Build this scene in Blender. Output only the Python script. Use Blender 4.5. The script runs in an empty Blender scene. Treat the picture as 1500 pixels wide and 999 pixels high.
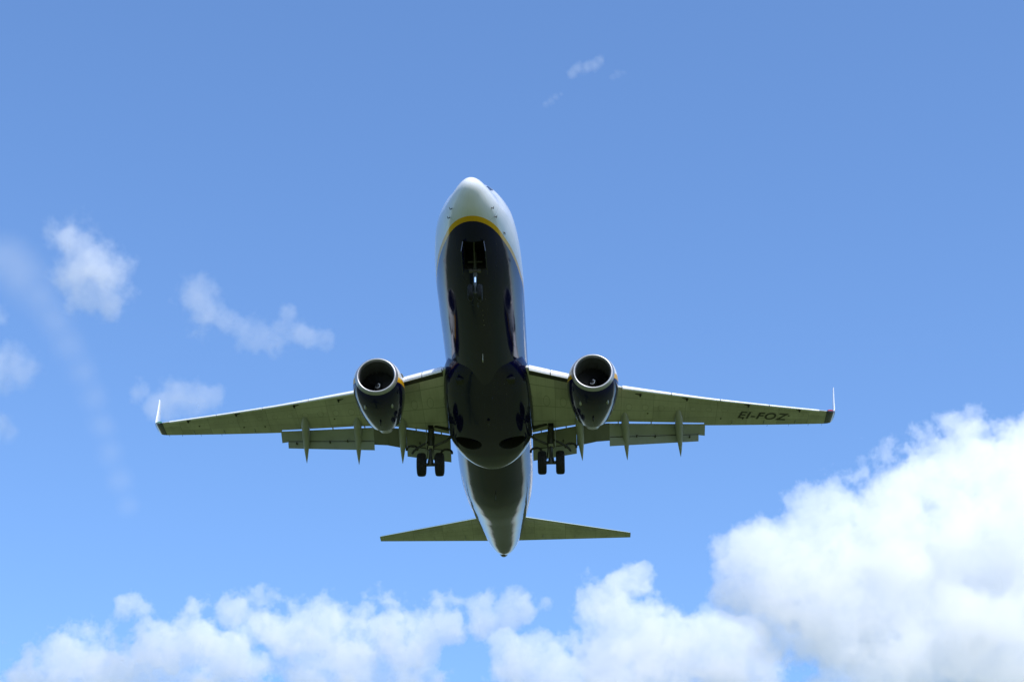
import bpy, bmesh, math, random
import numpy as np
from mathutils import Vector, Matrix
S = bpy.context.scene
C = S.collection
R = math.radians
random.seed(7)

# ------------------------------------------------------------ camera
F = 2776.25                       # focal length in pixels of a 1500 px wide frame
cam = bpy.data.objects.new('camera', bpy.data.cameras.new('camera'))
C.objects.link(cam); S.camera = cam
cam.location = (0, 0, 1.7)
cam.rotation_euler = (R(90 + 28.0), 0, 0)
cam.data.sensor_width = 36; cam.data.lens = F / 1500 * 36
cam.data.clip_end = 60000; cam.data.clip_start = .5
CAMM = Matrix.Translation(cam.location) @ cam.rotation_euler.to_matrix().to_4x4()

# ------------------------------------------------------------ sky, sun, exposure
SUN_EL, SUN_AZ = R(52), R(158)     # azimuth clockwise from +Y: behind the camera, slightly to the right
w = bpy.data.worlds.new('World'); S.world = w; w.use_nodes = True
nt = w.node_tree; bg = nt.nodes['Background']
sky = nt.nodes.new('ShaderNodeTexSky'); sky.sky_type = 'NISHITA'; sky.sun_disc = False
sky.sun_elevation = SUN_EL; sky.sun_rotation = SUN_AZ
sky.ozone_density = 6; sky.dust_density = 1.4; sky.air_density = 1.0
hs = nt.nodes.new('ShaderNodeHueSaturation'); hs.inputs['Saturation'].default_value = 1.08; hs.inputs['Hue'].default_value = .502
nt.links.new(sky.outputs[0], hs.inputs['Color']); nt.links.new(hs.outputs[0], bg.inputs[0])
bg.inputs[1].default_value = .115
L = bpy.data.lights.new('sun', 'SUN'); L.energy = 2.0; L.angle = R(.5); L.color = (1, .95, .915)
lo = bpy.data.objects.new('sun', L); C.objects.link(lo)
sd = Vector((math.sin(SUN_AZ)*math.cos(SUN_EL), math.cos(SUN_AZ)*math.cos(SUN_EL), math.sin(SUN_EL)))
lo.rotation_euler = sd.to_track_quat('Z', 'Y').to_euler(); lo.location = (0, 0, 300)
V = S.view_settings
V.view_transform = 'Standard'; V.look = 'None'; V.gamma = 1; V.use_curve_mapping = False; V.exposure = 1.18
S.cycles.volume_bounces = 24; S.cycles.max_bounces = 28; S.cycles.volume_step_rate = 3
S.cycles.diffuse_bounces = 3; S.cycles.glossy_bounces = 3
S.cycles.use_denoising = True

# ------------------------------------------------------------ materials
def new_mat(name):
    m = bpy.data.materials.new(name); m.use_nodes = True
    return m, m.node_tree, m.node_tree.nodes['Principled BSDF']

def mnode(t, op, a, b=None, c=None):
    n = t.nodes.new('ShaderNodeMath'); n.operation = op
    for i, v in enumerate((a, b, c)):
        if v is None: continue
        if hasattr(v, 'node'): t.links.new(v, n.inputs[i])
        else: n.inputs[i].default_value = v
    return n.outputs[0]

def mix(t, fac, a, b):
    n = t.nodes.new('ShaderNodeMix'); n.data_type = 'RGBA'
    for key, v in ((0, fac), (6, a), (7, b)):
        if hasattr(v, 'node'): t.links.new(v, n.inputs[key])
        else: n.inputs[key].default_value = v if key == 0 else (*v, 1)
    return n.outputs[2]

def noise(t, scale, detail=4, rough=.6, vec=None, stretch=None):
    n = t.nodes.new('ShaderNodeTexNoise'); n.inputs['Scale'].default_value = scale
    n.inputs['Detail'].default_value = detail; n.inputs['Roughness'].default_value = rough
    if vec is None:
        tc = t.nodes.new('ShaderNodeTexCoord'); vec = tc.outputs['Object']
    if stretch:
        mp = t.nodes.new('ShaderNodeMapping'); mp.inputs['Scale'].default_value = stretch
        t.links.new(vec, mp.inputs[0]); vec = mp.outputs[0]
    t.links.new(vec, n.inputs['Vector'])
    return n.outputs[0]

def rng(t, v, a, b, c=0., d=1.):
    n = t.nodes.new('ShaderNodeMapRange'); t.links.new(v, n.inputs[0])
    for i, x in zip((1, 2, 3, 4), (a, b, c, d)): n.inputs[i].default_value = x
    return n.outputs[0]

def bump(t, b, h, dist, strength=1.):
    n = t.nodes.new('ShaderNodeBump'); n.inputs['Distance'].default_value = dist; n.inputs['Strength'].default_value = strength
    t.links.new(h, n.inputs['Height']); t.links.new(n.outputs[0], b.inputs['Normal'])

def plain(name, col, rough=.4, metal=0., dirt=.25, sc=2., coat=0., bmp=0.):
    m, t, b = new_mat(name)
    n = noise(t, sc, 5, .65, stretch=(1, .35, 1))
    k = rng(t, n, .35, .7)
    t.links.new(mix(t, mnode(t, 'MULTIPLY', k, dirt), col, tuple(c*.45 for c in col)), b.inputs['Base Color'])
    t.links.new(rng(t, n, .3, .7, max(.03, rough*.8), min(1, rough*1.25)), b.inputs['Roughness'])
    b.inputs['Metallic'].default_value = metal; b.inputs['Coat Weight'].default_value = coat
    b.inputs['Coat Roughness'].default_value = .06
    if bmp: bump(t, b, noise(t, 1.2, 3), bmp)
    return m

def attr(t, name):
    n = t.nodes.new('ShaderNodeAttribute'); n.attribute_name = name; return n

BLUE, YEL, WHITE = (.0040, .0045, .046), (.66, .36, .010), (.64, .67, .69)
def livery(name, wid, gloss=.1, frames=True):
    """white over a yellow line over dark blue; the boundary height is stored on the mesh as 'paint' (metres above the line)"""
    m, t, b = new_mat(name)
    g = attr(t, 'paint').outputs['Fac']
    isb = mnode(t, 'LESS_THAN', g, 0.); isy = mnode(t, 'LESS_THAN', g, wid)
    n = noise(t, .8, 6, .65, stretch=(1, .18, 1))
    wh = mix(t, mnode(t, 'MULTIPLY', rng(t, n, .4, .75), .22), WHITE, (.45, .46, .43))
    bl = mix(t, mnode(t, 'MULTIPLY', rng(t, n, .45, .75), .35), BLUE, (.009, .0095, .014))
    col = mix(t, isb, mix(t, isy, wh, YEL), bl)
    if frames:      # panel joints around and along the skin
        uv = attr(t, 'skin').outputs['Vector']
        sp = t.nodes.new('ShaderNodeSeparateXYZ'); t.links.new(uv, sp.inputs[0])
        fr = mnode(t, 'FRACT', mnode(t, 'ADD', mnode(t, 'MULTIPLY', sp.outputs[0], 1/2.54), .45))
        l1 = mnode(t, 'LESS_THAN', fr, .008)
        fa = mnode(t, 'FRACT', mnode(t, 'ADD', mnode(t, 'MULTIPLY', sp.outputs[1], 1/.55), .31))
        l2 = mnode(t, 'LESS_THAN', fa, .02)
        ln = mnode(t, 'MAXIMUM', l1, l2)
        col = mix(t, mnode(t, 'MULTIPLY', ln, .22), col, (.03, .03, .035))
        h = mnode(t, 'MULTIPLY', noise(t, 1.6, 3, .5, stretch=(1, .45, 1)), .008)
        bump(t, b, h, 1., 1.)
    t.links.new(col, b.inputs['Base Color'])
    t.links.new(rng(t, n, .35, .75, gloss, gloss*2.4), b.inputs['Roughness'])
    b.inputs['Specular IOR Level'].default_value = .27
    return m

M = {}
M['fuselage'] = livery('fuselage_paint', .135, .055)
M['nacelle'] = livery('nacelle_paint', .24, .07, False)
def wing_mat(name, col):
    m, t, b = new_mat(name)
    uv = attr(t, 'skin').outputs['Vector']           # x: span metres, y: chord fraction
    sp = t.nodes.new('ShaderNodeSeparateXYZ'); t.links.new(uv, sp.inputs[0])
    fx = mnode(t, 'FRACT', mnode(t, 'MULTIPLY', sp.outputs[0], 1/1.55))
    lx = mnode(t, 'LESS_THAN', fx, .014)
    ly = None
    for c in (.165, .44, .655):
        q = mnode(t, 'LESS_THAN', mnode(t, 'ABSOLUTE', mnode(t, 'SUBTRACT', sp.outputs[1], c)), .0045)
        ly = q if ly is None else mnode(t, 'MAXIMUM', ly, q)
    ln = mnode(t, 'MAXIMUM', lx, ly)
    ox = mnode(t, 'SUBTRACT', mnode(t, 'FRACT', mnode(t, 'MULTIPLY', sp.outputs[0], 1/.775)), .5)
    oy = mnode(t, 'MULTIPLY', mnode(t, 'SUBTRACT', sp.outputs[1], .36), 5.2)
    od = mnode(t, 'SQRT', mnode(t, 'ADD', mnode(t, 'POWER', mnode(t, 'MULTIPLY', ox, 1.9), 2.), mnode(t, 'POWER', mnode(t, 'ABSOLUTE', oy), 2.)))
    ov = mnode(t, 'LESS_THAN', mnode(t, 'ABSOLUTE', mnode(t, 'SUBTRACT', od, .36)), .035)
    ovin = mnode(t, 'LESS_THAN', od, .36)
    ln = mnode(t, 'MAXIMUM', ln, mnode(t, 'MULTIPLY', ov, .7))
    stk = rng(t, noise(t, 1.0, 5, .7, vec=uv, stretch=(5., 1.1, 1)), .48, .72)
    cell = t.nodes.new('ShaderNodeTexWhiteNoise'); cell.noise_dimensions = '2D'
    cb = t.nodes.new('ShaderNodeCombineXYZ')
    t.links.new(mnode(t, 'FLOOR', mnode(t, 'MULTIPLY', sp.outputs[0], 1/1.55)), cb.inputs[0])
    t.links.new(mnode(t, 'FLOOR', mnode(t, 'MULTIPLY', sp.outputs[1], 3.1)), cb.inputs[1])
    t.links.new(cb.outputs[0], cell.inputs['Vector'])
    n = noise(t, 1.3, 6, .65, stretch=(1, .4, 1))
    pan = rng(t, cell.outputs['Value'], 0, 1, .84, 1.12)
    tint = t.nodes.new('ShaderNodeVectorMath'); tint.operation = 'SCALE'
    base = mix(t, mnode(t, 'MULTIPLY', rng(t, n, .42, .75), .38), col, tuple(c*.5 for c in col))
    base = mix(t, mnode(t, 'MULTIPLY', stk, .3), base, tuple(c*.42 for c in col))
    base = mix(t, mnode(t, 'MULTIPLY', ovin, .10), base, (.55, .56, .52))
    t.links.new(base, tint.inputs[0]); t.links.new(pan, tint.inputs['Scale'])
    c2 = mix(t, mnode(t, 'MULTIPLY', ln, .5), tint.outputs[0], (.05, .05, .045))
    t.links.new(c2, b.inputs['Base Color'])
    t.links.new(rng(t, n, .3, .75, .28, .5), b.inputs['Roughness'])
    bump(t, b, noise(t, 1.1, 3), .01)
    return m
M['wing'] = wing_mat('wing_underside_grey', (.45, .46, .41))
M['sooty'] = plain('sooty_flap', (.15, .16, .14), .4, 0, .4, 1.5)  # darker flap grey, used on the thrust gates
M['sooty2'] = plain('grimy_flap', (.22, .235, .20), .4, 0, .35, 1.5)  # in-between flap grey, used on the inner flap
M['flap'] = plain('flap_grey', (.31, .34, .33), .35, 0, .25, 1.5)
M['slat'] = plain('slat_white', (.78, .79, .80), .3, 0, .12, 3, .2)
M['fair'] = plain('fairing_grey', (.33, .35, .33), .33, 0, .25, 2.5)
M['lip'] = plain('brushed_lip', (.38, .39, .40), .36, .7, .12, 3)
M['duct'] = plain('inlet_duct', (.075, .08, .075), .45, 0, .3, 3)
M['fan'] = plain('fan_titanium', (.10, .10, .105), .35, .8, .3, 4)
M['white'] = plain('white_paint', (.80, .81, .82), .3, 0, .1, 2, .3)
M['blue'] = plain('blue_paint', (.010, .014, .065), .14, 0, .2, 2, .3)
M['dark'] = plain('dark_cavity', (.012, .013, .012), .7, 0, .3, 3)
M['tyre'] = plain('tyre_rubber', (.007, .007, .008), .85, 0, .4, 8)
M['steel'] = plain('gear_grey', (.075, .08, .075), .4, .1, .5, 6)
M['chrome'] = plain('chrome_oleo', (.75, .76, .78), .12, 1., .1, 6)
M['hot'] = plain('hot_metal', (.16, .14, .12), .4, .9, .4, 5)
M['nozzle'] = plain('nozzle_metal', (.33, .32, .30), .35, .9, .3, 5)
M['ink'] = plain('black_lettering', (.012, .012, .013), .4, 0, .1, 5)
M['red'] = plain('red_lens', (.45, .02, .01), .1, 0, .1, 5)
M['green'] = plain('green_lens', (.02, .25, .06), .1, 0, .1, 5)
M['glass'] = plain('cockpit_glass', (.02, .024, .028), .05, 0, .1, 5)
M['tan'] = plain('tan_metal', (.12, .11, .085), .45, .3, .4, 8)
M['seal'] = plain('dark_seal', (.03, .032, .028), .6, 0, .3, 6)

# ------------------------------------------------------------ mesh helpers
def pchip(x, y, q):
    x = np.array(x, float); y = np.array(y, float); q = np.asarray(q, float)
    h = np.diff(x); d = np.diff(y) / h; m = np.zeros(len(x))
    for i in range(1, len(x) - 1):
        if d[i-1] * d[i] > 0:
            w1, w2 = 2*h[i] + h[i-1], h[i] + 2*h[i-1]
            m[i] = (w1 + w2) / (w1/d[i-1] + w2/d[i])
    m[0], m[-1] = d[0], d[-1]
    i = np.clip(np.searchsorted(x, q) - 1, 0, len(x) - 2)
    t = np.clip((q - x[i]) / h[i], 0, 1)
    return ((1+2*t)*(1-t)**2*y[i] + t*(1-t)**2*h[i]*m[i] + t*t*(3-2*t)*y[i+1] + t*t*(t-1)*h[i]*m[i+1])

def mesh_obj(name, verts, faces, mat, parent=None, attrs=None, smooth=True, angle=35, fmats=None):
    me = bpy.data.meshes.new(name); me.from_pydata([tuple(v) for v in verts], [], faces)
    bm = bmesh.new(); bm.from_mesh(me)
    bmesh.ops.recalc_face_normals(bm, faces=bm.faces); bm.to_mesh(me); bm.free()
    for m in (mat if isinstance(mat, (list, tuple)) else [mat]): me.materials.append(m)
    if fmats is not None: me.polygons.foreach_set('material_index', fmats)
    for k, v in (attrs or {}).items():
        v = np.asarray(v, np.float32)
        a = me.attributes.new(k, 'FLOAT' if v.ndim == 1 else 'FLOAT_VECTOR', 'POINT')
        a.data.foreach_set('value' if v.ndim == 1 else 'vector', v.ravel())
    if smooth:
        me.shade_smooth(); me.set_sharp_from_angle(angle=R(angle))
    o = bpy.data.objects.new(name, me); C.objects.link(o); o.parent = parent
    return o

def loft(rings, closed=True, caps=(True, True)):
    n = len(rings[0]); v = [p for r in rings for p in r]; f = []
    for i in range(len(rings) - 1):
        for j in range(n if closed else n - 1):
            a, b = i*n + j, i*n + (j+1) % n
            f.append((a, b, b + n, a + n))
    if caps[0]: f.append(tuple(range(n))[::-1])
    if caps[1]: f.append(tuple(range((len(rings)-1)*n, len(rings)*n)))
    return v, f

class MB:
    """collects simple shapes into one mesh"""
    def __init__(s): s.v, s.f = [], []
    def add(s, v, f):
        o = len(s.v); s.v += [tuple(p) for p in v]; s.f += [tuple(i + o for i in q) for q in f]; return s
    def tube(s, pts, rad, n=16):
        pts = [Vector(p) for p in pts]; rad = rad if isinstance(rad, (list, tuple)) else [rad]*len(pts)
        rings = []
        for i, p in enumerate(pts):
            d = (pts[min(i+1, len(pts)-1)] - pts[max(i-1, 0)]).normalized()
            a = d.orthogonal().normalized() if i == 0 else (a - d*a.dot(d)).normalized()
            b = d.cross(a)
            rings.append([p + (a*math.cos(2*math.pi*k/n) + b*math.sin(2*math.pi*k/n))*rad[i] for k in range(n)])
        return s.add(*loft(rings))
    def box(s, c, size, rot=None):
        c = Vector(c); sx, sy, sz = (q/2 for q in size)
        p = [Vector((x*sx, y*sy, z*sz)) for z in (-1, 1) for y in (-1, 1) for x in (-1, 1)]
        if rot is not None: p = [rot @ q for q in p]
        return s.add([c + q for q in p], [(0, 2, 3, 1), (4, 5, 7, 6), (0, 1, 5, 4), (2, 6, 7, 3), (0, 4, 6, 2), (1, 3, 7, 5)])
    def plate(s, poly, thick):
        """poly: 3-D points of a flat outline; thick: offset vector"""
        n = len(poly); t = Vector(thick); a = [Vector(p) - t/2 for p in poly]; b = [Vector(p) + t/2 for p in poly]
        return s.add(a + b, [tuple(range(n))[::-1], tuple(range(n, 2*n))] + [(i, (i+1) % n, (i+1) % n + n, i + n) for i in range(n)])
    def lathe(s, prof, c, axis='X', n=40):
        """prof: (along, radius) pairs"""
        rings = []
        for u, r in prof:
            ring = []
            for k in range(n):
                a = 2*math.pi*k/n; x, y = r*math.cos(a), r*math.sin(a)
                ring.append(Vector(c) + (Vector((u, x, y)) if axis == 'X' else Vector((x, u, y))))
            rings.append(ring)
        return s.add(*loft(rings))
    def build(s, name, mat, parent=None, bev=0., angle=35):
        o = mesh_obj(name, s.v, s.f, mat, parent, angle=angle)
        if bev:
            b = o.modifiers.new('bevel', 'BEVEL'); b.width = bev; b.segments = 2; b.limit_method = 'ANGLE'
        return o

# ------------------------------------------------------------ ground
def ground():
    m, t, b = new_mat('mown_grass')
    big = noise(t, .012, 6, .6); fine = noise(t, .6, 6, .7)
    c = mix(t, rng(t, big, .35, .65), (.060, .092, .022), (.098, .112, .034))
    c = mix(t, mnode(t, 'MULTIPLY', rng(t, fine, .3, .7), .5), c, (.040, .060, .016))
    t.links.new(c, b.inputs['Base Color']); b.inputs['Roughness'].default_value = .9
    b.inputs['Specular IOR Level'].default_value = .2
    bump(t, b, fine, .12)
    # one sheet to the horizon, finer near the camera
    xs = [-16000, -6000, -2500, -900, -300, -80, 80, 300, 900, 2500, 6000, 16000]
    v = [(x, y, 0) for y in xs for x in xs]; n = len(xs)
    f = [(j*n+i, j*n+i+1, (j+1)*n+i+1, (j+1)*n+i) for j in range(n-1) for i in range(n-1)]
    o = mesh_obj('ground', v, f, m, smooth=False); o['kind'] = 'structure'
ground()

# ------------------------------------------------------------ clouds: real volumes standing kilometres off
def ray(px, py):
    return CAMM.to_3x3() @ Vector(((px - 750)/F, -(py - 499.5)/F, -1))

def cloud(name, label, blobs, dist, vox, dens, edge, amp, scale, rough=.6, k=.25, lift=0., slant=0., warp=0.):
    """one cloud: a density field of merged puffs, eaten into by fractal noise; blobs: (x, y, radius[, depth offset])"""
    P = []
    for bl in blobs:
        px, py, r = bl[:3]; dz = bl[3] if len(bl) > 3 else random.uniform(-.25, .25)*bl[2] - slant*(py - 800)
        P.append((cam.location + ray(px, py)*(dist + dz/F*dist), r/F*dist))
    pad = 1.35 + lift
    mn = Vector([min(c[i] - r*pad for c, r in P) for i in range(3)]); mx = Vector([max(c[i] + r*pad for c, r in P) for i in range(3)])
    ctr = (mn + mx)/2
    ng = bpy.data.node_groups.new(name, 'GeometryNodeTree')
    ng.interface.new_socket('Geometry', in_out='OUTPUT', socket_type='NodeSocketGeometry')
    N, K = ng.nodes.new, ng.links.new
    out, vc, pos = N('NodeGroupOutput'), N('GeometryNodeVolumeCube'), N('GeometryNodeInputPosition')
    vc.inputs['Min'].default_value = mn - ctr; vc.inputs['Max'].default_value = mx - ctr
    for a, i in zip('XYZ', range(3)): vc.inputs['Resolution ' + a].default_value = max(8, int((mx - mn)[i]/vox))
    ps = pos.outputs[0]
    if warp:
        wn = N('ShaderNodeTexNoise'); wn.inputs['Scale'].default_value = scale*.6; wn.inputs['Detail'].default_value = 3
        K(ps, wn.inputs['Vector'])
        sb = N('ShaderNodeVectorMath'); sb.operation = 'SUBTRACT'; K(wn.outputs['Color'], sb.inputs[0]); sb.inputs[1].default_value = (.5, .5, .5)
        sc = N('ShaderNodeVectorMath'); sc.operation = 'SCALE'; K(sb.outputs[0], sc.inputs[0]); sc.inputs['Scale'].default_value = warp
        ad0 = N('ShaderNodeVectorMath'); K(ps, ad0.inputs[0]); K(sc.outputs[0], ad0.inputs[1]); ps = ad0.outputs[0]
    acc = None
    for c, r in P:
        dn = N('ShaderNodeVectorMath'); dn.operation = 'DISTANCE'; K(ps, dn.inputs[0]); dn.inputs[1].default_value = c - ctr
        m = N('ShaderNodeMath'); m.operation = 'MULTIPLY_ADD'; K(dn.outputs['Value'], m.inputs[0])
        m.inputs[1].default_value = -1/r; m.inputs[2].default_value = 1
        if acc is None: acc = m.outputs[0]
        else:
            q = N('ShaderNodeMath'); q.operation = 'SMOOTH_MAX'; K(acc, q.inputs[0]); K(m.outputs[0], q.inputs[1]); q.inputs[2].default_value = k; acc = q.outputs[0]
    nz = N('ShaderNodeTexNoise'); nz.inputs['Scale'].default_value = scale; nz.inputs['Detail'].default_value = 8
    nz.inputs['Roughness'].default_value = rough; K(pos.outputs[0], nz.inputs['Vector'])
    ma = N('ShaderNodeMath'); ma.operation = 'MULTIPLY_ADD'; K(nz.outputs[0], ma.inputs[0]); ma.inputs[1].default_value = amp
    ma.inputs[2].default_value = -amp*.5 + lift
    ad = N('ShaderNodeMath'); K(acc, ad.inputs[0]); K(ma.outputs[0], ad.inputs[1])
    mr = N('ShaderNodeMapRange'); mr.interpolation_type = 'SMOOTHSTEP'; K(ad.outputs[0], mr.inputs[0])
    mr.inputs[1].default_value = 0; mr.inputs[2].default_value = edge; mr.inputs[3].default_value = 0; mr.inputs[4].default_value = 1
    K(mr.outputs[0], vc.inputs['Density'])
    sm = N('GeometryNodeSetMaterial'); K(vc.outputs[0], sm.inputs[0])
    mat = bpy.data.materials.new(name); mat.use_nodes = True; t = mat.node_tree; t.nodes.clear()
    o = t.nodes.new('ShaderNodeOutputMaterial'); pv = t.nodes.new('ShaderNodeVolumePrincipled')
    pv.inputs['Color'].default_value = (1, 1, 1, 1); pv.inputs['Density'].default_value = dens; pv.inputs['Anisotropy'].default_value = 0.
    t.links.new(pv.outputs[0], o.inputs['Volume'])
    sm.inputs['Material'].default_value = mat; K(sm.outputs[0], out.inputs[0])
    me = bpy.data.meshes.new(name); me.materials.append(mat)
    ob = bpy.data.objects.new(name, me); C.objects.link(ob); ob.location = ctr
    ob.modifiers.new('puffs', 'NODES').node_group = ng
    ob['kind'] = 'stuff'; ob['label'] = label; ob['category'] = 'cloud'
    return ob

cloud('cumulus_cloud', 'largest bright white cumulus cloud filling the lower right corner',
      [(1118, 855, 70), (1112, 812, 54), (1160, 787, 50), (1212, 766, 62), (1190, 850, 95), (1275, 865, 105), (1262, 810, 50), (1340, 825, 118),
       (1325, 728, 60), (1368, 715, 74), (1440, 712, 95), (1490, 665, 55), (1545, 645, 60), (1460, 840, 140), (1540, 770, 130), (1225, 915, 70),
       (1400, 940, 95), (1240, 995, 50), (1310, 990, 75), (1500, 970, 120), (1130, 918, 46)], 3600, 2.9, .0100, .08, 3.2, .0115, .66, slant=.65, warp=50)
cloud('towering_cloud', 'white cumulus with a narrow turret below the right stabilizer tip',
      [(932, 838, 22), (922, 854, 34), (888, 885, 42), (912, 910, 58), (890, 945, 52), (950, 965, 74), (1010, 955, 60), (1042, 922, 36), (1065, 975, 62),
       (1100, 1005, 56), (900, 1005, 74), (742, 950, 28), (768, 975, 44), (812, 990, 48), (855, 1005, 54), (1082, 932, 42)], 3900, 2.8, .0110, .10, 3.2, .0135, .66, slant=.3, warp=45)
cloud('low_cloud', 'soft white cloud bank along the bottom left edge',
      [(45, 1000, 38), (90, 973, 44), (140, 980, 52), (190, 990, 49), (235, 958, 47), (285, 938, 47), (325, 963, 44), (188, 886, 21), (205, 905, 23), (225, 933, 23),
       (290, 1018, 44), (240, 1023, 38), (365, 983, 30)], 4200, 2.6, .0125, .20, 4.4, .0150, .66, slant=.3, warp=55)
cloud('low_cloud', 'soft white cloud bank at the bottom edge below the left stabilizer',
      [(350, 898, 26), (385, 908, 38), (430, 933, 48), (470, 918, 43), (510, 963, 55), (450, 993, 43), (560, 923, 46), (600, 963, 46), (625, 913, 38), (665, 908, 34),
       (595, 998, 46), (705, 898, 29), (742, 898, 28), (768, 894, 22), (795, 882, 15)], 4300, 2.6, .0105, .24, 4.4, .0150, .66, slant=.3, warp=60)
cloud('small_cloud', 'bright small puff of cloud highest at the left edge of the sky',
      [(108, 360, 42), (125, 388, 54), (148, 402, 46), (165, 436, 34), (130, 425, 34), (95, 345, 28)], 4000, 2.3, .0088, .70, 3.2, .018, .66, warp=45)
cloud('small_cloud', 'thin long cloud above the left engine side of the sky, kinked in two lobes',
      [(288, 432, 32), (306, 456, 34), (330, 470, 22), (356, 482, 16), (380, 489, 26), (412, 492, 28), (445, 489, 26), (476, 492, 18), (420, 463, 16)], 4000, 2.3, .0056, .65, 4.0, .020, .66, warp=40)
cloud('small_cloud', 'thin low puff of cloud behind the left winglet',
      [(232, 594, 26), (255, 582, 34), (285, 584, 30), (312, 583, 22), (205, 573, 18)], 4000, 2.3, .0060, .55, 3.0, .020, .66, warp=35)
cloud('small_cloud', 'thin puff cut by the left frame edge at mid height',
      [(15, 532, 34), (35, 542, 28), (-8, 545, 36), (-6, 465, 22)], 4000, 2.3, .0055, .6, 2.4, .018, .60, warp=30)
cloud('small_cloud', 'tiny puff cut by the left frame edge below the others',
      [(0, 624, 24), (14, 632, 18)], 4000, 2.3, .0055, .6, 2.2, .018, .60, warp=20)
cloud('cloud_wisp', 'curved wisp of cloud alone high in the blue sky',
      [(838, 108, 11), (846, 99, 12), (860, 99, 12), (870, 96, 12), (879, 87, 9)], 4200, 1.2, .0085, .8, 1.8, .04, .6, warp=14)
cloud('cloud_wisp', 'short slanting wisp of cloud just under the curved wisp',
      [(800, 153, 7), (807, 148, 9), (814, 143, 8), (822, 138, 5)], 4200, 1.2, .0045, .8, 1.4, .04, .6, warp=10)
cloud('cloud_wisp', 'faintest short wisp right of the curved wisp',
      [(898, 113, 7), (905, 109, 9), (913, 107, 6)], 4200, 1.2, .0040, .8, 1.4, .04, .6, warp=10)
cloud('haze_streak', 'faint curved veil of thin cloud running down the left of the sky',
      [(0, 375, 44), (28, 400, 42), (56, 435, 38), (80, 470, 34), (102, 508, 30), (120, 545, 27), (137, 582, 25), (152, 620, 24), (165, 660, 24), (178, 700, 24), (190, 740, 20)],
      4600, 5, .0022, 1.1, .8, .008, .55, k=1.2, lift=.15, warp=40)

# ------------------------------------------------------------ the airliner (x: starboard, y: forward, z: up, origin under the nose tip)
PM = Matrix(((-0.9994538471, -0.0329575764, -0.0024094907, -1.6354693949),
             (-0.0188522559, 0.5087793370, 0.8606905243, 6.5181538283),
             (-0.0271403746, 0.8602658801, -0.5091227904, -74.9524947),
             (0, 0, 0, 1)))
plane = bpy.data.objects.new('airliner', None); C.objects.link(plane)
W = CAMM @ PM
lc, q, sc_ = W.decompose(); plane.location = lc; plane.rotation_euler = q.to_euler()
plane['label'] = 'twin engined jet airliner with dark blue belly flying overhead with wheels down'
plane['category'] = 'airplane'
_f = (W.to_3x3() @ Vector((0, 1, 0))).normalized(); _r = (W.to_3x3() @ Vector((1, 0, 0))).normalized()
print('pitch', math.degrees(math.asin(_f.z)), 'bank', math.degrees(math.asin(_r.z)), 'height', lc.z)

# fuselage: station aft of nose, top, bottom, half width
T = np.array([
 [-.12, -.36, -.36, .0], [-.02, -.09, -.64, .27], [.3, .14, -.93, .53], [.7, .34, -1.19, .75], [1.2, .55, -1.395, .97],
 [1.7, .80, -1.53, 1.14], [2.2, 1.22, -1.64, 1.285], [2.7, 1.58, -1.73, 1.40], [3.3, 1.78, -1.80, 1.53],
 [4.2, 1.92, -1.89, 1.68], [5.2, 1.98, -1.96, 1.78], [6.4, 2.0, -2.0, 1.845], [8, 2.0, -2.01, 1.88], [16, 2.0, -2.01, 1.88], [24.3, 2.0, -2.01, 1.88],
 [26, 2.0, -1.93, 1.86], [28, 2.0, -1.63, 1.77], [30, 1.98, -1.215, 1.60], [32, 1.93, -.81, 1.37], [34, 1.83, -.42, 1.12], [35.5, 1.72, -.14, .90], [36.4, 1.58, .05, .69],
 [36.95, 1.45, .25, .47], [37.25, 1.36, .45, .29], [37.38, 1.28, .62, .17]])
TU = np.sqrt(T[:, 0] + .12)
def fus(s): return [float(pchip(TU, T[:, i], math.sqrt(max(0, s + .12)))) for i in (1, 2, 3)]
def egg(s, a):      # the brow round the cockpit is narrower than the chin
    return 1 - .20*max(0, -math.cos(a))**.8*float(np.interp(s, [-.12, .6, 2.2, 3.6], [0, .7, 1, 0]))
ZB = np.array([[-1, -1.75], [.3, -1.52], [1.2, -1.365], [1.7, -1.28], [2.6, -1.135], [3.6, -1.0], [4.8, -.85], [6.2, -.64], [8, -.28], [11, .05], [16, .2], [24, .4], [28, 1.0], [32, 1.8], [36, 2.8], [39, 4.0]])
def zb(s): return np.interp(s, ZB[:, 0], ZB[:, 1])

def make_fuselage():
    n = 120
    ss = list(-.12 + 1e-5 + (np.linspace(0, 1, 34)**2)*2.3) + list(np.linspace(2.28, 8, 36)) + list(np.linspace(8.3, 24, 40)) + list(np.linspace(24.3, 37.38, 70))
    rings, paint, skin = [], [], []
    for s in ss:
        t, b, h = fus(s); zc = (t + b)/2; hz = (t - b)/2
        ring = []
        for k in range(n):
            a = 2*math.pi*k/n
            x, z = h*math.sin(a)*egg(s, a), zc - hz*math.cos(a)
            ring.append((x, -s, z)); paint.append(z - zb(s)); skin.append((s, (a if a < math.pi else 2*math.pi - a)*1.95, 0))
        rings.append(ring)
    v, f = loft(rings)
    return mesh_obj('fuselage', v, f, [M['fuselage'], M['dark']], plane, {'paint': paint, 'skin': skin}, angle=60)
fuse = make_fuselage()

def cut(target, cutter_mb):
    """carve a real recess; the cut faces take the cutter's dark material"""
    c = mesh_obj('cutter', cutter_mb.v, cutter_mb.f, M['dark'], target.parent, smooth=False)
    md = target.modifiers.new('recess', 'BOOLEAN'); md.object = c; md.operation = 'DIFFERENCE'; md.solver = 'EXACT'
    md.material_mode = 'TRANSFER'
    dg = bpy.context.evaluated_depsgraph_get(); dg.update()
    me = bpy.data.meshes.new_from_object(target.evaluated_get(dg), depsgraph=dg)
    target.modifiers.clear(); old = target.data; target.data = me; bpy.data.meshes.remove(old)
    cm = c.data; bpy.data.objects.remove(c); bpy.data.meshes.remove(cm)

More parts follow.
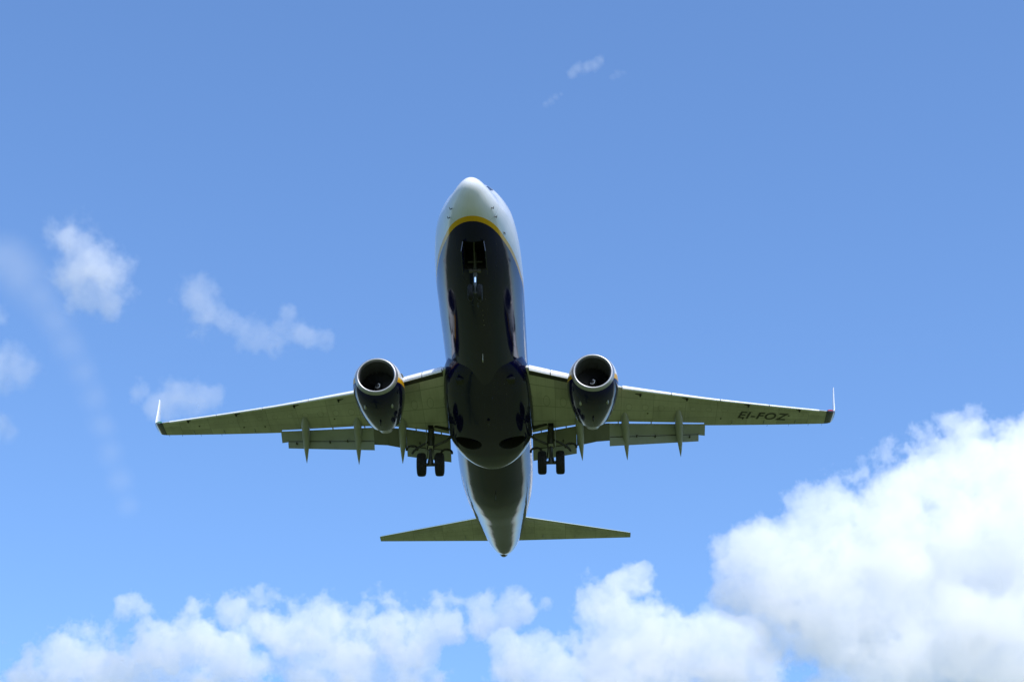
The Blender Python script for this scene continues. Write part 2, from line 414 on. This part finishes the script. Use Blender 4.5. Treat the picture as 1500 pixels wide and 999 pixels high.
def fbot(s, x=0):
    t, b, h = fus(s); return (t+b)/2 - (t-b)/2*math.sqrt(max(0, 1-(x/h)**2))

# nose gear bay
nb = MB().box((0, -3.1, -1.5), (.82, 1.75, 1.3))
cut(fuse, nb)
fuse.name = 'fuselage'
# cockpit windows on the brow
for sx in (-1, 1):
    for (s0, s1, a0, a1) in ((1.78, 2.2, 4, 26), (1.88, 2.42, 29, 43)):
        g = []
        for s in np.linspace(s0, s1, 4):
            t, b, h = fus(s); row = []
            for a in np.linspace(R(a0), R(a1), 6):
                row.append((sx*(h*math.sin(a)*egg(s, math.pi - a) + .012*math.sin(a)), -s, (t+b)/2 + ((t-b)/2 + .012)*math.cos(a)))
            g.append(row)
        v, f = loft(g, closed=False, caps=(False, False))
        mesh_obj('cockpit_window', v, f, M['glass'], fuse)
# probes, vanes, antennas and drain masts
def surf(s, adeg, off=0.):
    t, b, h = fus(s); a = R(adeg)
    p = Vector((h*math.sin(a), -s, (t+b)/2 - (t-b)/2*math.cos(a)))
    nrm = Vector((math.sin(a)/max(h, .01), 0, -math.cos(a)/((t-b)/2))).normalized()
    return p + nrm*off, nrm
for sx in (-1, 1):
    for s, a in ((1.0, 62), (1.45, 58)):
        p, nn = surf(s, sx*a)
        MB().tube([p - nn*.02, p + nn*.09, p + nn*.11 + Vector((0, .16, 0))], [.022, .018, .012], 8).build('pitot_probe', M['seal'], fuse)
p, nn = surf(2.7, -60); MB().tube([p, p + nn*.05, p + nn*.06 + Vector((0, -.12, 0))], [.03, .02, .012], 8).build('vane', M['seal'], fuse)
for s, h in ((6.3, .22), (10.6, .28), (24.6, .26)):
    z = fbot(s)
    MB().add(*loft([[(0.012*math.cos(a)*(1 if k else 1), -s - .13*math.sin(a) - k*.1, z + .02 - k*h) for a in np.linspace(0, 2*math.pi, 12, endpoint=False)] for k in (0, 1)])).build('blade_antenna', M['seal'] if s != 10.6 else M['white'], fuse)
for s in (6.9, 7.3, 7.7, 8.1):
    p, nn = surf(s, -5)
    MB().tube([p - nn*.01, p + nn*.02], [.035, .02], 10).build('drain_port', M['tan'], fuse)

# wing-body fairing
def fairing():
    ss = [11.4, 12.0, 12.8, 13.8, 15.2, 17, 18.6, 19.6, 20.3, 20.9, 21.35, 21.6, 21.72]
    hw = [.9, 1.35, 1.72, 1.95, 2.06, 2.10, 2.08, 1.96, 1.74, 1.40, .98, .58, .2]
    zt = [-1.0, -1.0, -1.0, -1.0, -1.0, -1.0, -1.0, -1.05, -1.15, -1.3, -1.5, -1.7, -1.85]
    zl = [-1.9, -1.94, -1.985, -2.04, -2.14, -2.26, -2.32, -2.32, -2.28, -2.22, -2.14, -2.07, -2.0]
    q = np.concatenate([np.linspace(11.4, 19.5, 40), np.linspace(19.65, 21.72, 26)])
    rings, paint, skin = [], [], []
    for s in q:
        h, a0, b0 = (float(pchip(ss, y, s)) for y in (hw, zt, zl))
        ring = []
        for k in range(72):
            a = 2*math.pi*k/72; e = .62 if math.cos(a) > 0 else 1
            x = h*math.copysign(abs(math.sin(a))**.72, math.sin(a)); c = math.cos(a)
            z = a0 - (a0 - b0)*abs(c)**.9 if c > 0 else a0 + .7*abs(c)
            if c <= 0: x = h*math.sin(a)*.98 if False else x
            ring.append((x, -s, z)); paint.append(-1.); skin.append((s, x*1.0 + 9, 0))
        rings.append(ring)
    v, f = loft(rings)
    o = mesh_obj('belly_fairing', v, f, [M['fuselage'], M['dark']], plane, {'paint': paint, 'skin': skin}, angle=60)
    for sx in (-1, 1):
        mb = MB(); rg = []
        for z in (-2.7, -1.7):
            rg.append([(sx*1.02 + .62*math.cos(a), -18.55 + .56*math.sin(a), z) for a in np.linspace(0, 2*math.pi, 40, endpoint=False)])
        mb.add(*loft(rg)); cut(o, mb)
    return o
bf = fairing()
bc = MB().tube([(0, -16.4, -2.32), (0, -16.4, -2.39), (0, -16.4, -2.43)], [.075, .06, .02], 16).build('beacon', M['seal'], bf)
for sx in (-1, 1):      # ram air inlets of the air conditioning packs
    MB().add(*loft([[(sx*1.15 + .2*math.cos(a), -12.9 - k*.5, -1.86 - .04*(1-k) + .07*math.sin(a)) for a in np.linspace(0, 2*math.pi, 16, endpoint=False)] for k in (0, 1)])).build('ram_air_inlet', M['dark'], bf)

# tail end
ex = MB(); rgs = []
for s, r, z in ((36.3, .05, .22), (36.55, .16, .24), (37.0, .24, .43), (37.42, .24, .64), (37.52, .18, .70), (37.35, .14, .70)):
    rgs.append([(.04 + r*math.cos(a), -s, z + r*1.15*math.sin(a)) for a in np.linspace(0, 2*math.pi, 28, endpoint=False)])
ex.add(*loft(rgs)); ex.build('tail_exhaust', M['hot'], plane)

# ------------------------------------------------------------ wings
TH = math.tan(R(6))
def wz(x): x = abs(x); return -1.35 + max(x - 1.9, 0)*TH + .45*(x/17)**2      # lower surface
LE = [(1.2, 12.85), (1.9, 13.24), (4.0, 14.62), (6.2, 16.02), (10.3, 18.15), (16.4, 21.22)]
TEn = [(1.2, 20.7), (5.0, 20.72), (10.33, 20.86), (16.4, 22.53)]
SL = [(1.2, 19.62), (1.93, 19.44), (3.18, 19.16), (4.65, 19.02), (6.5, 19.34), (10.3, 20.56)]
def lin(tab, x): return float(np.interp(x, [a for a, _ in tab], [b for _, b in tab]))
def foil(u, t):      # half thickness of a NACA-like section
    return 5*t*(.2969*math.sqrt(u) - .126*u - .3516*u*u + .2843*u**3 - .1036*u**4)
def zlow(x, u):      # lower skin height at chord fraction u (nominal chord)
    c = lin(TEn, x) - lin(LE, x); t = .13 if x < 6 else .115
    return wz(x) + .33*foil(.35, t)*2*c*.5 - .66*foil(max(u, 0), t)*c*.5 + .0

def wing(sg):
    xs = list(np.linspace(1.2, 10.30, 44)) + [10.36] + list(np.linspace(10.6, 16.4, 24))
    NU = 26; rings, skin = [], []
    for x in xs:
        le, te = lin(LE, x), lin(TEn, x); c = te - le; t = .13 if x < 6 else .115
        umax = (lin(SL, x) - le)/c if x < 10.33 else 1.
        us = [umax*(1 - math.cos(math.pi*i/NU))/2 for i in range(NU + 1)]
        ring = []
        for u in us[::-1]:      # lower, aft to front
            ring.append((sg*x, -(le + u*c), zlow(x, u))); skin.append((x, u, 0))
        for u in us[1:]:
            ring.append((sg*x, -(le + u*c), zlow(x, 0) + 1.35*foil(u, t)*c*.5*1.6 + .002)); skin.append((x, u, 1))
        rings.append(ring)
    v, f = loft(rings)
    o = mesh_obj('wing', v, f, M['wing'], plane, {'skin': skin}, angle=40)
    return o

def sheet(pa, pb, thick, name, mat, parent, nose=.5, n=10):
    """a flap-like element between two end sections; each end: (x, s_le, z_le, chord, deflection deg)"""
    rings = []
    for x, s, z, c, d in np.linspace(np.array(pa, float), np.array(pb, float), 8):
        ring = []; ca, sa = math.cos(R(d)), math.sin(R(d))
        us = [(1 - math.cos(math.pi*i/n))/2 for i in range(n + 1)]
        pts = [(u, -foil(u, thick)*.55) for u in us[::-1]] + [(u, foil(u, thick)*1.4) for u in us[1:]]
        for u, h in pts:
            a, b = u*c, h*c
            ring.append((x, -(s + a*ca + b*sa), z - a*sa + b*ca))
        rings.append(ring)
    v, f = loft(rings)
    return mesh_obj(name, v, f, mat, parent, angle=40)

def build_wing(sg):
    w_ = wing(sg)
    # slats outboard and krueger flap inboard, extended
    segs = [(6.25, 8.55), (8.6, 10.95), (11.0, 13.4), (13.45, 16.0)]
    for x0, x1 in segs:
        rings = []
        for x in np.linspace(x0, x1, 5):
            le = lin(LE, x); c = lin(TEn, x) - le; k = max(.16, .075*c)
            ring = []
            for u, zz in ((1.05, .05), (.6, -.01), (.25, -.13), (.05, -.25), (-.12, -.33), (-.3, -.35), (-.42, -.27), (-.46, -.12), (-.4, .06), (-.2, .26), (.2, .48), (.8, .66), (1.5, .76), (1.5, .70), (.9, .5), (.4, .2)):
                ring.append((sg*x, -(le + u*k - .02), zlow(x, 0) + zz*k - .03))
            rings.append(ring)
        v, f = loft(rings); mesh_obj('slat', v, f, M['slat'], w_, angle=50)
    for x0, x1 in ((1.98, 2.9), (2.94, 4.1)):
        rings = []
        for x in np.linspace(x0, x1, 4):
            le = lin(LE, x); k = .36
            ring = [(sg*x, -(le - .06 + u*k), zlow(x, 0) + zz*k) for u, zz in ((.25, .1), (.0, -.16), (-.35, -.52), (-.55, -.80), (-.78, -.86), (-.9, -.62), (-.62, -.3), (-.3, .05), (.0, .35), (.2, .4))]
            rings.append(ring)
        v, f = loft(rings); mesh_obj('krueger_flap', v, f, M['slat'], w_, angle=50)
    mb = MB().plate([(sg*4.12, -14.72, zlow(4.1, 0) - .02), (sg*4.12, -15.1, zlow(4.1, .05)-.01), (sg*1.95, -13.68, zlow(1.95, .05)-.01), (sg*1.95, -13.2, zlow(1.95, 0)-.02)], (0, 0, .03))
    mb.build('leading_edge_cove', M['seal'], w_)  # dark plate paints the shade line behind the krueger flaps
    # flaps
    def zc(x): return zlow(x, (lin(SL, x) - lin(LE, x))/(lin(TEn, x) - lin(LE, x)))
    def fl(name, x0, x1, s_off, z_off, c0, c1, d, th=.13, mat='flap'):
        return sheet((sg*x0, lin(SL, x0) + s_off[0], zc(x0) - z_off[0], c0, d), (sg*x1, lin(SL, x1) + s_off[1], zc(x1) - z_off[1], c1, d), th, name, M[mat], w_)
    # outer: main and aft element
    fl('outer_flap', 5.67, 10.28, (.075, .075), (.03, .03), .80, .62, 29)
    fl('aft_flap', 5.68, 10.05, (.72, .57), (.40, .30), .50, .40, 42)
    fl('flap_end_plate', 10.06, 10.36, (.075, .075), (.03, .03), .64, .68, 30)
    # between the flaps, behind the engine
    fl('thrust_gate', 4.995, 5.68, (.075, .075), (.02, .02), 1.02, .99, 30, .13, 'sooty')
    fl('thrust_gate', 4.10, 5.01, (.075, .075), (.03, .03), 1.16, 1.04, 28, .13, 'sooty')
    # inner: main and aft element
    fl('inner_flap', 1.98, 4.09, (.075, .075), (.03, .03), .88, 1.0, 31, .13, 'sooty2')
    fl('aft_flap', 1.98, 4.09, (.80, .90), (.46, .52), .62, .54, 43)
    fl('flap_slot', 5.70, 10.04, (.725, .575), (.425, .325), .05, .05, 20, .9, 'dark')  # dark strips paint in the shaded gap between main and aft flaps
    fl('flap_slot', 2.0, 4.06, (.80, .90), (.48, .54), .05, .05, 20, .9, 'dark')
    # little hinge brackets in the flap slots
    for x in (3.45, 7.0, 7.9, 9.6):
        s, z = lin(SL, x) + .62, zc(x) - .52
        MB().box((sg*x, -s - .02, z + .08), (.07, .2, .04)).build('flap_bracket', M['seal'], w_)
    for x in (2.4, 3.6, 6.1, 7.7, 8.9):
        s, z = lin(SL, x), zc(x)
        MB().box((sg*x, -s - .05, z - .01), (.05, .3, .05)).build('flap_bracket', M['fair'], w_)
    # flap track fairings
    for xf, sf, xt, stp, zt_ in ((8.96, 18.75, 9.18, 21.84, -1.45), (6.38, 18.3, 6.55, 21.43, -1.79), (4.17, 18.0, 4.36, 20.88, -2.06)):
        rings = []
        z0 = zlow(xf, .6) + .04
        for i, u in enumerate(np.linspace(0, 1, 26)):
            x = xf + (xt - xf)*u; s = sf + (stp - sf)*u
            z = z0 - .16*math.sin(min(1, u/.5)*math.pi/2) + (zt_ - z0 + .16)*max(0, (u - .42)/.58)**1.15
            wd = .185*min(1, (u/.22))**.55*(1 - max(0, (u - .45)/.55)**1.5)**.9 + .004
            ht = .24*min(1, (u/.3))**.6*(1 - max(0, (u - .45)/.55)**1.4)**.9 + .004
            rings.append([(sg*x + wd*math.sin(a), -s, z - ht*math.cos(a)*(1. if math.cos(a) > 0 else .9)) for a in np.linspace(0, 2*math.pi, 20, endpoint=False)])
        v, f = loft(rings); mesh_obj('flap_track_fairing', v, f, M['fair'], w_, angle=50)
    # slat track slots behind the leading edge
    for x in (5.3 if False else 7.0, 9.25, 12.3, 14.9):
        le = lin(LE, x); c = lin(TEn, x) - le; u = .055 if x > 8 else .075
        z = zlow(x, u)
        MB().box((sg*x, -(le + u*c), z - .004), (.34, .06, .03), Matrix.Rotation(sg*R(-27), 3, 'Z')).box((sg*x + sg*.1, -(le + u*c) - .09, z - .02), (.07, .2, .06)).build('slat_track', M['dark'], w_)
    for x, u in ((14.5, .45), (11.1, .7), (12.2, .68), (7.5, .5)):
        le = lin(LE, x); c = lin(TEn, x) - le
        MB().box((sg*x, -(le + u*c), zlow(x, u) - .01), (.07, .07, .03)).build('drain_port', M['seal'], w_)
    # aileron hinge covers and static wicks
    for x in (11.7, 13.3, 14.9):
        s = lin(TEn, x)
        MB().tube([(sg*x, -s + .55, zlow(x, .7) - .0), (sg*x, -s + .3, zlow(x, .8) - .03), (sg*x, -s, zlow(x, .98))], [.01, .035, .008], 8).build('aileron_hinge', M['fair'], w_)
    for x in (13.5, 14.6, 15.6, 16.3):
        s = lin(TEn, x); MB().tube([(sg*x, -s + .03, zlow(x, 1)), (sg*x, -s - .14, zlow(x, 1) - .01)], .008, 6).build('static_wick', M['ink'], w_)
    # blended root and winglet
    prof = [(16.4, 0, 21.22, 22.53, 0), (16.58, .03, 21.33, 22.56, 12), (16.74, .10, 21.47, 22.62, 32), (16.86, .25, 21.66, 22.72, 58), (16.93, .58, 21.95, 22.9, 76),
            (17.02, 1.27, 22.46, 23.25, 80), (17.12, 1.95, 22.97, 23.6, 81), (17.21, 2.53, 23.38, 23.88, 82)]
    def wr(items, th):
        rings = []; z0 = zlow(16.4, 0)
        for x, dz, a, b, ang in items:
            c = b - a; ring = []; nx, nz = math.sin(R(ang)), math.cos(R(ang))
            us = [(1 - math.cos(math.pi*i/10))/2 for i in range(11)]
            for u in us[::-1]: h = -foil(u, th)*c*.5; ring.append((sg*(x - h*nx), -(a + u*c), z0 + dz + h*nz))
            for u in us[1:]: h = foil(u, th)*c*.9; ring.append((sg*(x - h*nx), -(a + u*c), z0 + dz + h*nz))
            rings.append(ring)
        return loft(rings)
    v, f = wr(prof[:4], .1); bl = mesh_obj('winglet_root', v, f, M['blue'], w_, angle=50)
    v, f = wr(prof[3:], .15); mesh_obj('winglet', v, f, M['white'], w_, angle=50)
    z0 = zlow(16.4, 0)
    MB().tube([(sg*16.45, -21.2, z0 + .02), (sg*16.6, -21.28, z0 + .06), (sg*16.74, -21.42, z0 + .12)], [.03, .04, .03], 12).build('navigation_light', M['red'] if sg < 0 else M['green'], w_)
    # landing light in the wing root
    MB().lathe([(0, .001), (0, .09), (-.05, .1)], (sg*2.02, -13.28, -1.18), 'Y', 20).build('landing_light', M['chrome'], w_)
    return w_
wings = {sg: build_wing(sg) for sg in (1, -1)}

# registration under the port wing
def lettering():
    cu = bpy.data.curves.new('reg', 'FONT'); cu.body = 'EI-FOZ'; cu.size = 1.0; cu.shear = .28; cu.extrude = 0; cu.offset = .022
    cu.space_character = 1.12; cu.resolution_u = 6
    to = bpy.data.objects.new('reg', cu); C.objects.link(to)
    dg = bpy.context.evaluated_depsgraph_get(); dg.update()
    me = bpy.data.meshes.new_from_object(to.evaluated_get(dg), depsgraph=dg)
    bpy.data.objects.remove(to); bpy.data.curves.remove(cu)
    co = np.array([v.co[:] for v in me.vertices]); mn, mx = co.min(0), co.max(0)
    x0, x1 = 11.93, 14.50
    hgt = .72
    for v in me.vertices:
        u = (v.co.x - mn[0])/(mx[0] - mn[0]); h = (v.co.y - mn[1])/(mx[1] - mn[1])
        x = x0 + (x1 - x0)*u; s = 20.50 + (21.55 - 20.50)*u - h*hgt
        le, te = lin(LE, x), lin(TEn, x)
        v.co = (-x, -s, zlow(x, (s - le)/(te - le)) - .012)
    me.name = 'registration_lettering'; me.materials.clear(); me.materials.append(M['ink'])
    o = bpy.data.objects.new('registration_lettering', me); C.objects.link(o); o.parent = wings[-1]
    o['label'] = 'black slanted letters EI-FOZ'
lettering()

# ------------------------------------------------------------ engines
def engine(sg):
    cx, cz, s0 = sg*4.83, -2.03, 12.2
    n = 72
    def ring(s, r, flat=1., dz=0., low=1.):
        return [(cx + r*math.sin(a), -s, cz + dz - r*math.cos(a)*(low if math.cos(a) > 0 else 1)) for a in (2*math.pi*k/n for k in range(n))]
    # cowling
    cs = [.16, .3, .5, .8, 1.2, 1.7, 2.2, 2.7, 3.2, 3.6, 3.85]
    cr = [.965, 1.03, 1.085, 1.13, 1.155, 1.145, 1.105, 1.04, .955, .875, .82]
    q = np.linspace(.16, 3.85, 30)
    rings, paint = [], []
    for s in q:
        r = float(pchip(cs, cr, s)); rg = ring(s0 + s, r, dz=.03*(s/3.85), low=.965)
        rings.append(rg)
        paint += [p[2] - (cz - .30 + .24*s) for p in rg]
    for s, r in ((3.85, .79), (3.3, .8)):
        rg = ring(s0 + s, r, dz=.03); rings.append(rg); paint += [-1.]*n
    v, f = loft(rings, caps=(False, False))
    e = mesh_obj('engine', v, f, M['nacelle'], plane, {'paint': paint}, angle=50)
    # lip: a rounded polished ring
    rings = []
    for s, r in ((.162, .967), (.09, .935), (.03, .895), (.0, .855), (.0, .83), (.03, .80), (.09, .783), (.17, .775)):
        rings.append(ring(s0 + s - (.0), r, low=.97))
    # the inlet plane leans slightly: top edge ahead
    v, f = loft(rings, caps=(False, False)); mesh_obj('inlet_lip', v, f, M['lip'], e, angle=60)
    rings = [ring(s0 + s, r, low=.97) for s, r in ((.17, .776), (.4, .765), (.8, .775), (1.15, .785))]
    v, f = loft(rings, caps=(False, False)); mesh_obj('inlet_duct', v, f, M['duct'], e, angle=60)
    # fan: blades on a dark back plate
    mb = MB()
    for k in range(24):
        a0 = 2*math.pi*k/24
        rows = []
        for r, tw, ch in ((.2, 28, .20), (.45, 45, .26), (.77, 62, .30)):
            row = []
            for u in (-.5, 0, .5):
                du = u*ch; da = du*math.sin(R(tw))/r*sg*1.; ds = du*math.cos(R(tw))
                a = a0 + da + .12*(r - .2)
                row.append((cx + r*math.cos(a), -(s0 + 1.12 + ds), cz + r*math.sin(a)))
            rows.append(row)
        v, f = loft(rows, closed=False, caps=(False, False)); mb.add(v, f)
    mb.build('fan', M['fan'], e)
    MB().lathe([(-(s0 + 1.36), .001), (-(s0 + 1.36), .79), (-(s0 + 1.4), .79), (-(s0 + 1.4), .001)], (cx, 0, cz), 'Y', 48).build('fan_disc', M['dark'], e)
    sp = MB().lathe([(-(s0 + .82), .004), (-(s0 + .86), .05), (-(s0 + .95), .12), (-(s0 + 1.05), .17), (-(s0 + 1.2), .21)], (cx, 0, cz), 'Y', 32).build('spinner', M['fan'], e)
    pts = []
    for i in range(22):
        u = i/21; a = u*4.6 + 1.2; r = .025 + .115*u; s = s0 + .835 + .115*u*1.05
        pts.append((cx + (r+.006)*math.cos(a), -s + .012, cz + (r+.006)*math.sin(a)))
    MB().tube(pts, [.006 + .014*math.sin(math.pi*i/21) for i in range(22)], 6).build('spiral_mark', M['white'], sp)
    # core nozzle and plug
    MB().lathe([(-(s0 + 3.2), .62), (-(s0 + 3.9), .60), (-(s0 + 4.5), .47), (-(s0 + 4.9), .40), (-(s0 + 4.9), .37), (-(s0 + 4.4), .36)], (cx, 0, cz + .05), 'Y', 40).build('core_nozzle', M['nozzle'], e)
    MB().lathe([(-(s0 + 4.3), .30), (-(s0 + 4.9), .22), (-(s0 + 5.45), .03), (-(s0 + 5.47), .002)], (cx, 0, cz + .05), 'Y', 28).build('exhaust_plug', M['hot'], e)
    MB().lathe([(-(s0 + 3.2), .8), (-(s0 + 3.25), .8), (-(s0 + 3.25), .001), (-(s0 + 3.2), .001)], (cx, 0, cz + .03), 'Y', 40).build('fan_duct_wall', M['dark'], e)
    # pylon
    rings = []
    for s, zt, zb_, wd in ((s0 + 1.3, cz + 1.2, cz + .9, .05), (s0 + 1.9, cz + 1.42, cz + .9, .16), (s0 + 2.8, cz + 1.55, cz + .8, .2), (s0 + 3.9, cz + 1.45, cz + .5, .2), (s0 + 5.0, cz + 1.2, cz + .42, .17), (s0 + 6.2, cz + .95, cz + .72, .04)):
        rings.append([(cx + wd*a, -s, zb_ + (zt - zb_)*b) for a, b in ((-1, .1), (-.6, 0), (.6, 0), (1, .1), (1, .9), (.4, 1), (-.4, 1), (-1, .9))])
    v, f = loft(rings); mesh_obj('pylon', v, f, M['fair'], e, angle=40)
    # strake on the inboard shoulder
    a = R(38); d = Vector((-sg*math.cos(a), 0, math.sin(a)))
    c0 = Vector((cx, 0, cz))
    MB().plate([c0 + d*1.1 + Vector((0, -(s0 + .95), 0)), c0 + d*1.12 + Vector((0, -(s0 + 1.75), 0)), c0 + d*1.36 + Vector((0, -(s0 + 1.72), 0)), c0 + d*1.30 + Vector((0, -(s0 + 1.35), 0))],
               Vector((-d.z*sg*1., 0, -d.x*sg)).normalized()*.02).build('strake', M['fair'], e)
    # small scoops and drain on the underside
    for ang in (-34, 30):
        r = 1.135; p = Vector((cx + r*math.sin(R(ang)), -(s0 + 1.15), cz - r*.965*math.cos(R(ang))))
        MB().tube([p + Vector((0, .13, .03)), p + Vector((0, .03, -.02)), p + Vector((0, -.14, -.012)), p + Vector((0, -.2, .04))], [.02, .06, .055, .02], 10).build('cowl_scoop', M['fair'], e)
    MB().tube([(cx, -(s0 + 2.5), cz - 1.0), (cx, -(s0 + 2.5), cz - 1.12), (cx, -(s0 + 2.62), cz - 1.14)], [.05, .035, .02], 10).build('drain_mast', M['seal'], e)
    return e
for sg in (1, -1): engine(sg)

# ------------------------------------------------------------ tail surfaces
def tailplane(sg):
    rings, skin = [], []
    for x in np.linspace(.35, 7.17, 16):
        le = 33.35 + (x - .35)*(37.68 - 33.35)/(7.17 - .35); te = 36.68 + (x - .35)*(38.32 - 36.68)/(7.17 - .35)
        z = 1.05 + max(x - .6, 0)*math.tan(R(7)); c = te - le
        ring = []; us = [(1 - math.cos(math.pi*i/14))/2 for i in range(15)]
        for u in us[::-1]: ring.append((sg*x, -(le + u*c), z - foil(u, .10)*c*.55)); skin.append((x*.9, u, 0))
        for u in us[1:]: ring.append((sg*x, -(le + u*c), z + foil(u, .10)*c*.45)); skin.append((x*.9, u, 1))
        rings.append(ring)
    v, f = loft(rings)
    o = mesh_obj('horizontal_stabilizer', v, f, M['wing'], plane, {'skin': skin}, angle=40)
    for x in (2.2, 4.0, 5.8):
        te = 36.68 + (x - .35)*.24; c = te - (33.35 + (x-.35)*.635); z = 1.05 + (x-.6)*math.tan(R(7))
        MB().tube([(sg*x, -(te - .34*c), z - .06*c*.5), (sg*x, -(te - .22*c), z - .07*c*.5), (sg*x, -(te - .08*c), z - .01)], [.01, .028, .006], 8).build('elevator_hinge', M['fair'], o)
    p0, p1 = (sg*.5, -33.40, 1.06), (sg*7.1, -37.60, 1.84)
    MB().tube([p0, p1], [.055, .03], 10).build('leading_edge', M['chrome'], o)
    return o
for sg in (1, -1): tailplane(sg)
rings = []
for z, le, te in ((1.5, 31.0, 37.2), (3.0, 32.6, 37.55), (5.5, 34.6, 38.2), (8.0, 36.6, 38.9), (8.15, 36.8, 38.9)):
    c = te - le; us = [(1 - math.cos(math.pi*i/12))/2 for i in range(13)]
    rings.append([(-foil(u, .1)*c*.5, -(le + u*c), z) for u in us[::-1]] + [(foil(u, .1)*c*.5, -(le + u*c), z) for u in us[1:]])
v, f = loft(rings); mesh_obj('vertical_fin', v, f, M['blue'], plane, angle=40)

# ------------------------------------------------------------ landing gear
def wheel(c, r, wd, parent):
    cx, cy, cz = c
    o = MB().lathe([(-wd*.5, r*.55), (-wd*.5, r*.78), (-wd*.44, r*.92), (-wd*.3, r*.985), (0, r), (wd*.3, r*.985), (wd*.44, r*.92), (wd*.5, r*.78), (wd*.5, r*.55), (-wd*.5, r*.55)], c, 'X', 48).build('wheel', M['tyre'], parent)
    MB().lathe([(-wd*.42, .03), (-wd*.42, r*.3), (-wd*.46, r*.56), (wd*.46, r*.56), (wd*.42, r*.3), (wd*.42, .03)], c, 'X', 32).build('rim', M['steel'], o)
    return o
def main_gear(sg):
    x, s, z = sg*2.86, 19.04, -3.06
    mb = MB().tube([(x, -18.9, -1.25), (x, -18.95, -2.2)], [.15, .14], 20).tube([(x, -18.95, -2.15), (x, -18.95, -2.3)], [.17, .17], 20)
    g = mb.build('main_landing_gear', M['steel'], plane)
    MB().tube([(x, -18.95, -2.85), (x, -19.0, -3.12)], [.13, .15], 16).build('strut_foot', M['steel'], g)
    MB().tube([(x - .5, -s, z), (x + .5, -s, z)], .085, 14).build('axle', M['steel'], g)
    MB().tube([(x, -18.95, -2.25), (x, -18.97, -2.9)], .085, 18).build('oleo_piston', M['steel'], g)
    MB().plate([(x - .1, -19.12, -2.15), (x + .1, -19.12, -2.15), (x + .03, -19.4, -2.55), (x - .03, -19.4, -2.55)], (0, .03, .03)).plate([(x - .03, -19.4, -2.55), (x + .03, -19.4, -2.55), (x + .1, -19.08, -2.98), (x - .1, -19.08, -2.98)], (0, .03, -.03)).build('torsion_link', M['steel'], g)
    MB().tube([(x - sg*.05, -18.95, -2.2), (x - sg*.75, -18.95, -1.85), (sg*1.7, -18.9, -1.5)], [.055, .07, .06], 12).build('side_strut', M['steel'], g)
    MB().tube([(x + sg*.08, -18.9, -1.9), (x + sg*.55, -19.3, -1.95), (x + sg*.85, -19.55, -2.05), (x + sg*.95, -19.6, -2.2)], [.05, .06, .06, .05], 12).build('drag_strut', M['seal'], g)
    # strut door, edge on to the airflow
    MB().plate([(x + sg*.22, -18.65, -1.3), (x + sg*.22, -19.2, -1.3), (x + sg*.2, -19.15, -2.3), (x + sg*.2, -18.75, -2.3)], (.03, 0, 0)).build('gear_door', M['fair'], g)
    MB().tube([(x - sg*.17, -18.8, -1.7), (x - sg*.15, -18.8, -2.5), (x - sg*.2, -18.95, -2.9)], .018, 8).tube([(x + .1, -18.78, -2.1), (x + .13, -18.8, -2.6), (x + .2, -18.95, -2.95)], .016, 8).build('brake_hose', M['ink'], g)
    MB().box((x, -18.78, -2.28), (.22, .1, .12)).build('strut_collar', M['chrome'], g)
    for dx in (-.43, .43):
        wheel((x + dx, -s, z), .565, .42, g)
    # dark plates on the wing root paint in the bay's shade ahead of the leg
    mb = MB()
    pts = [(2.2, 18.75), (3.0, 18.35), (3.1, 18.62), (2.3, 19.1)]
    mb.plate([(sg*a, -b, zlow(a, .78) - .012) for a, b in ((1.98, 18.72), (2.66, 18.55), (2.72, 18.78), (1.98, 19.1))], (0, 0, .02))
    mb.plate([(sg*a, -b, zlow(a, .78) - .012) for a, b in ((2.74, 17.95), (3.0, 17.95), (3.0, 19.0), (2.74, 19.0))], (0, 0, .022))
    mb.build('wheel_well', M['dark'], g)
    # flap drive arches either side
    for dx, zz in ((.95, -1.98), (-.72, -2.2)):
        pp = [(x + sg*dx + .26*math.cos(a), -19.55, zz + .2*math.sin(a)) for a in np.linspace(-.2, math.pi + .2, 12)]
        MB().tube(pp, .055, 8).build('flap_linkage', M['seal'], g)
    return g
for sg in (1, -1): main_gear(sg)

def nose_gear():
    s = 4.05
    g = MB().tube([(0, -3.7, -1.2), (0, -3.92, -2.25)], [.09, .08], 16).tube([(-.3, -3.72, -1.62), (.3, -3.72, -1.62)], .04, 10).build('nose_landing_gear', M['steel'], plane)
    MB().tube([(-.2, -s, -2.9), (.2, -s, -2.9)], .05, 12).build('axle', M['steel'], g)
    MB().tube([(0, -3.9, -2.2), (0, -3.96, -2.5)], [.05, .045], 16).build('oleo_piston', M['chrome'], g)
    MB().tube([(0, -3.955, -2.49), (0, -4.04, -2.95)], [.06, .05], 16).build('strut_foot', M['steel'], g)
    MB().box((0, -3.80, -2.02), (.5, .1, .09)).box((-.17, -3.76, -2.04), (.1, .12, .12)).box((.17, -3.76, -2.04), (.1, .12, .12)).build('steering_actuator', M['tan'], g)
    MB().tube([(0, -3.85, -1.95), (0, -2.5, -1.3)], .035, 10).build('drag_brace', M['steel'], g)
    MB().plate([(-.05, -4.05, -2.25), (.05, -4.05, -2.25), (.02, -4.3, -2.5), (-.02, -4.3, -2.5)], (0, .02, .02)).build('torsion_link', M['steel'], g)
    for dx in (-.19, .19): wheel((dx, -s, -2.9), .34, .2, g)
    for sx in (-1, 1):
        MB().plate([(sx*.425, -2.25, -1.6), (sx*.425, -3.9, -1.78), (sx*.50, -3.85, -2.15), (sx*.49, -2.35, -2.0)], (.03, 0, 0)).build('gear_door', M['blue'], g)
nose_gear()
